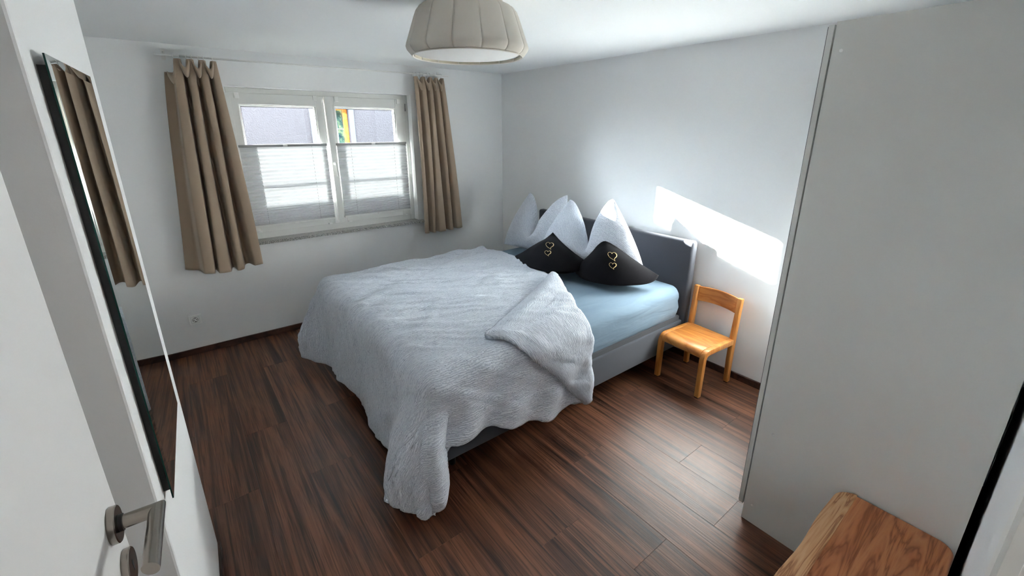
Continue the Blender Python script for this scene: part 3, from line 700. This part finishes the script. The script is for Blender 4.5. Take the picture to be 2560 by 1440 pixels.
def pillow(name, fn, mat, parent=None, nu=44, nv=44, uvs=1.0):
    V, F = [], []
    for side in (1, -1):
        for j in range(nv + 1):
            for i in range(nu + 1): V.append(fn(i / nu, j / nv, side))
    K = (nu + 1) * (nv + 1)
    for s in (0, 1):
        for j in range(nv):
            for i in range(nu):
                a = s * K + j * (nu + 1) + i; q = (a, a + 1, a + nu + 2, a + nu + 1); F.append(q if s == 0 else q[::-1])
    me = bpy.data.meshes.new(name); me.from_pydata([tuple(v) for v in V], [], F)
    ul = me.uv_layers.new(name='UVMap')
    for lp in me.loops:
        k = lp.vertex_index % K; ul.data[lp.index].uv = ((k % (nu + 1)) / nu * uvs, (k // (nu + 1)) / nv * uvs)
    me.update(); o = link_obj(name, me, mat, parent, True)
    w = o.modifiers.new('weld', 'WELD'); w.merge_threshold = 0.0006; return o
f1, _ = pillow_fn((-0.575, -0.80, 0.70), (-0.47, -1.50, 0.70), (-0.195, -1.31, 1.222), (-0.255, -0.822, 1.195), 0.105, 0.42, 0.03, 0.75, 0.010, 1.3, sidep=-0.10)
tag(pillow('pillow', f1, 'duvet2', uvs=0.75), 'grey-blue seersucker pillow nearest the window, pinched into two peaks', 'pillow', 'grey-blue pillows against the headboard')
f2, _ = pillow_fn((-0.62, -1.38, 0.715), (-0.40, -2.40, 0.71), (-0.245, -1.91, 1.265), (-0.305, -1.452, 1.208), 0.11, 0.42, 0.03, 0.75, 0.010, 5.1, sidep=-0.10)
tag(pillow('pillow', f2, 'duvet2', uvs=0.75), 'grey-blue seersucker pillow in the middle of the headboard, one peak sunlit', 'pillow', 'grey-blue pillows against the headboard')
def heart_pts(n=40):
    P = []
    for k in range(n):
        t = 2 * pi * k / n; P.append((16 * sin(t) ** 3 / 17.0, (13 * cos(t) - 5 * cos(2 * t) - 2 * cos(3 * t) - cos(4 * t)) / 17.0))
    return P
def cushion(BL, BR, TR, TL, label, hearts, seed):
    """BL..TL here are bottom, right, top, left corners of a cushion standing on one corner"""
    f, n = pillow_fn(BL, BR, TR, TL, 0.11, 0, 0.10, 0, 0.004, seed, pinchb=-0.28, pw=0.95)
    o = tag(pillow('cushion', f, 'cushion', nu=36, nv=36), label, 'cushion', 'dark felt cushions with heart embroidery')
    for (hx, hy, s, lean) in hearts:
        pts, rs = [], []
        for k, (x, y) in enumerate(heart_pts(48)):
            x2, y2 = x * s * 0.85 + lean * y * s, y * s * 1.45
            if y < -0.6: x2 += (-(y) - 0.6) * s * 0.9     # the tail of the drawn heart swings out
            a, b = hx + x2, hy + y2
            p = f(0.5 + b + a, 0.5 + b - a, 1) + n * 0.0012; pts.append(p)
            rs.append(0.0016 + 0.0018 * max(0, x))
        V, F = tube_data(pts, rs, 6, True); h = mesh('heart_embroidery', V, F, 'gold', o, True); h['label'] = 'gold stitched heart outline'
    return o
cushion((-0.90, -1.84, 0.735), (-0.56, -1.97, 0.770), (-0.560, -1.515, 0.952), (-0.824, -1.308, 0.735), 'dark felt cushion with gold hearts, the one nearer the window', [(0.02, 0.03, 0.066, 0.12), (0.005, -0.135, 0.038, 0.1)], 2.2)
cushion((-0.70, -2.31, 0.715), (-0.31, -2.45, 0.750), (-0.43, -1.985, 1.005), (-0.68, -1.90, 0.735), 'dark felt cushion with gold hearts, the one nearer the wooden chair', [(0.02, 0.03, 0.066, 0.12), (0.01, -0.135, 0.038, 0.1)], 6.4)

# ------------------------------------------------------------------ curtain rod and curtains
ROD_Y, ROD_Z = -0.10, 2.312
rod = thing('curtain_rod', (-1.9, ROD_Y, ROD_Z), 'thin white curtain rod running above the window', 'curtain rod')
tube('rod', [(-3.055, ROD_Y, ROD_Z), (-0.725, ROD_Y, ROD_Z + 0.010)], 0.0065, 'white', rod, 12)
for bx in (-3.0, -0.80):
    b = box('bracket', bx - 0.012, bx + 0.012, -0.004, 0.0, ROD_Z - 0.02, ROD_Z + 0.05, 'white', rod, 0.001)
    tube('bracket_arm', [(bx, -0.003, ROD_Z + 0.03), (bx, -0.085, ROD_Z + 0.022), (bx, -0.10, ROD_Z + 0.009)], 0.004, 'white', b, 8)
def curtain(name, top, bot, ztop, zbot, crests, amp, label, phase, flare):
    """crests: positions 0..1 of the fold crests (nearest the room); between them the cloth runs back"""
    root = thing(name, ((top[0] + top[1]) / 2, ROD_Y, zbot(0.5)), label, 'curtain', 'taupe curtains beside the window')
    def prof(u):
        # depth -1 (back) .. 1 (front): rounded crests, narrow deep valleys
        best = min(abs(u - c) for c in crests); w = 0.5 * min(abs(a - b) for a, b in zip(crests, crests[1:]))
        t = clamp(best / w, 0, 1); return 1 - 0.45 * t ** 2 - 1.55 * sstep(0.50, 0.84, t)
    def f(u, v):
        v2 = v
        xt = top[0] + (top[1] - top[0]) * u; xb = bot[0] + (bot[1] - bot[0]) * (u + flare * sin(u * pi * 2))
        s = v2 ** 0.85; x = xt + (xb - xt) * s
        d = prof(u); a = amp * (0.55 + 0.45 * sin(min(1, v2 * 1.3) * pi / 2)) * (1 - 0.25 * v2)
        y = -0.098 - d * a + 0.01 * sin(u * 7 + v2 * 3 + phase)
        x += 0.014 * sin(u * 19 + v2 * 2.2 + phase) * s
        zt = ztop - 0.085 * (0.5 - 0.5 * d) ** 1.4
        zb = zbot(u)
        return Vector((x, min(y, -0.012), zt + (zb - zt) * v2))
    o = surf('cloth', f, 150, 60, 'curtain', root)
    s_ = o.modifiers.new('thick', 'SOLIDIFY'); s_.thickness = 0.0025
    # the heading tape flops forward in a loop between the rings
    for c0, c1 in zip([max(0.0, crests[0] - 0.24)] * (crests[0] > 0.1) + crests, crests[crests[0] <= 0.1:]):
        p0, p1 = f(c0, 0.0), f(c1, 0.0)
        def g(u, v, p0=p0, p1=p1):
            p = p0.lerp(p1, 0.10 + 0.80 * u); sag = sin(u * pi)
            fw = -0.010 - 0.020 * sag
            return Vector((p.x, p.y + fw - 0.018 * sin(v * pi) * sag, p.z - 0.004 - 0.055 * sag - v * (0.030 + 0.035 * sag)))
        h = surf('heading_fold', g, 14, 6, 'curtain', root); m_ = h.modifiers.new('thick', 'SOLIDIFY'); m_.thickness = 0.0025
    for i, c in enumerate(crests):
        for dx in ((-0.016, 0.016) if i < 3 else (0.0,)):
            p = f(c, 0.0); q = Vector((p.x + dx, ROD_Y, ROD_Z - 0.006 + (p.x + 3.0) * 0.0043))
            pts = [q + Vector((0.004 * cos(t), 0.020 * cos(t), 0.020 * sin(t))) for t in [2 * pi * k / 16 for k in range(16)]]
            V, F = tube_data(pts, 0.0022, 6, True); mesh('ring', V, F, 'white', root, True)
    return root
curtain('curtain', (-3.015, -2.700), (-3.165, -2.640), 2.292, lambda u: 0.745 - 0.045 * sin(min(1, u * 1.6) * pi / 2) + 0.03 * sstep(0.7, 1, u), [0.27, 0.50, 0.73, 0.955], 0.095,
        'taupe curtain left of the window, the wider one next to the mirror', 0.4, 0.02)
curtain('curtain', (-1.120, -0.755), (-1.105, -0.630), 2.296, lambda u: 0.768 - 0.02 * sin(u * pi) + 0.02 * u, [0.05, 0.24, 0.44, 0.64, 0.82], 0.07,
        'taupe curtain right of the window, hanging by the room corner', 2.1, -0.03)

# ------------------------------------------------------------------ wooden chair
CO = Vector((-0.262, -2.792, 0)); CD = Vector((0.9979, -0.065, 0)); CS = Vector((-0.065, -0.9979, 0))   # depth (to the wall), side (to the wardrobe)
ch = thing('child_chair', CO, 'small honey-coloured bentwood chair between the bed and the wardrobe', 'chair')
def cp(d, s, z): return CO + CD * d + CS * s + Z * z
def ribbon(name, path, s0, s1, thick, mat, parent, bev=0.004, curve=None):
    """path: (depth, z) centre line swept from side s0 to s1, with thickness across the path"""
    n = len(path); L = []
    for i, (d, z) in enumerate(path):
        a = path[max(i - 1, 0)]; b = path[min(i + 1, n - 1)]; t = Vector((b[0] - a[0], b[1] - a[1])).normalized(); nn = Vector((-t.y, t.x))
        th_ = thick[i] if isinstance(thick, (list, tuple)) else thick
        L.append(((d + nn.x * th_ / 2, z + nn.y * th_ / 2), (d - nn.x * th_ / 2, z - nn.y * th_ / 2)))
    V, F = [], []
    for (p, q) in L:
        for s in (s0, s1):
            V.append(cp(p[0], s, p[1])); V.append(cp(q[0], s, q[1]))
    for i in range(n - 1):
        k = 4 * i; m_ = k + 4; F += [(k, m_, m_ + 2, k + 2), (k + 1, k + 3, m_ + 3, m_ + 1), (k, k + 1, m_ + 1, m_), (k + 2, m_ + 2, m_ + 3, k + 3)]
    F += [(0, 2, 3, 1), (4 * n - 4, 4 * n - 3, 4 * n - 1, 4 * n - 2)]
    o = mesh(name, V, F, mat, parent)
    if bev: bevel(o, bev, 2)
    return soft(o)
def arcpath(p, corner, q, r, n=6):
    p, c, q = Vector(p), Vector(corner), Vector(q); a = c + (p - c).normalized() * r; b = c + (q - c).normalized() * r
    P = [tuple(p)]
    for k in range(n + 1):
        t = k / n; P.append(tuple(a * (1 - t) ** 2 + c * 2 * t * (1 - t) + b * t * t))
    return P + [tuple(q)]
SH = 0.368
for s in (-1, 1):
    so_, si_ = s * 0.192, s * 0.157
    a_, b_ = min(so_, si_), max(so_, si_)
    ribbon('leg', arcpath((-0.186, 0.006), (-0.178, SH - 0.026), (0.168, SH - 0.030), 0.055), a_, b_, [0.034] + [0.040] * 7 + [0.042], 'beech_edge', ch, 0.004)
    ribbon('leg', [(0.176, 0.006), (0.172, 0.20), (0.176, 0.36), (0.200, 0.668)], a_, b_, [0.034, 0.042, 0.042, 0.034], 'beech_edge', ch, 0.005)
    for d_ in (-0.186, 0.176):
        c_ = cp(d_, (so_ + si_) / 2, 0); box('foot_pad', c_.x - 0.014, c_.x + 0.014, c_.y - 0.014, c_.y + 0.014, 0.0, 0.0065, 'black', ch)
ribbon('seat', [(0.165, SH - 0.012), (0.05, SH - 0.016), (-0.10, SH - 0.012), (-0.150, SH - 0.014), (-0.172, SH - 0.022), (-0.184, SH - 0.038), (-0.188, SH - 0.060)], -0.157, 0.157, 0.011, 'beech', ch, 0.002)
def back(u, v):
    s = -0.157 + 0.314 * u; cv = 0.026 * (1 - (2 * u - 1) ** 2)
    z_ = 0.548 + 0.115 * v - 0.010 * (2 * u - 1) ** 2 * 0; d = 0.190 + (z_ - 0.55) * 0.09 + cv
    return cp(d, s, z_ + 0.006 * (1 - (2 * u - 1) ** 2))
bk = surf('backrest', back, 24, 8, 'beech', ch); s_ = bk.modifiers.new('thick', 'SOLIDIFY'); s_.thickness = 0.012; s_.offset = 0; bevel(bk, 0.004, 2)
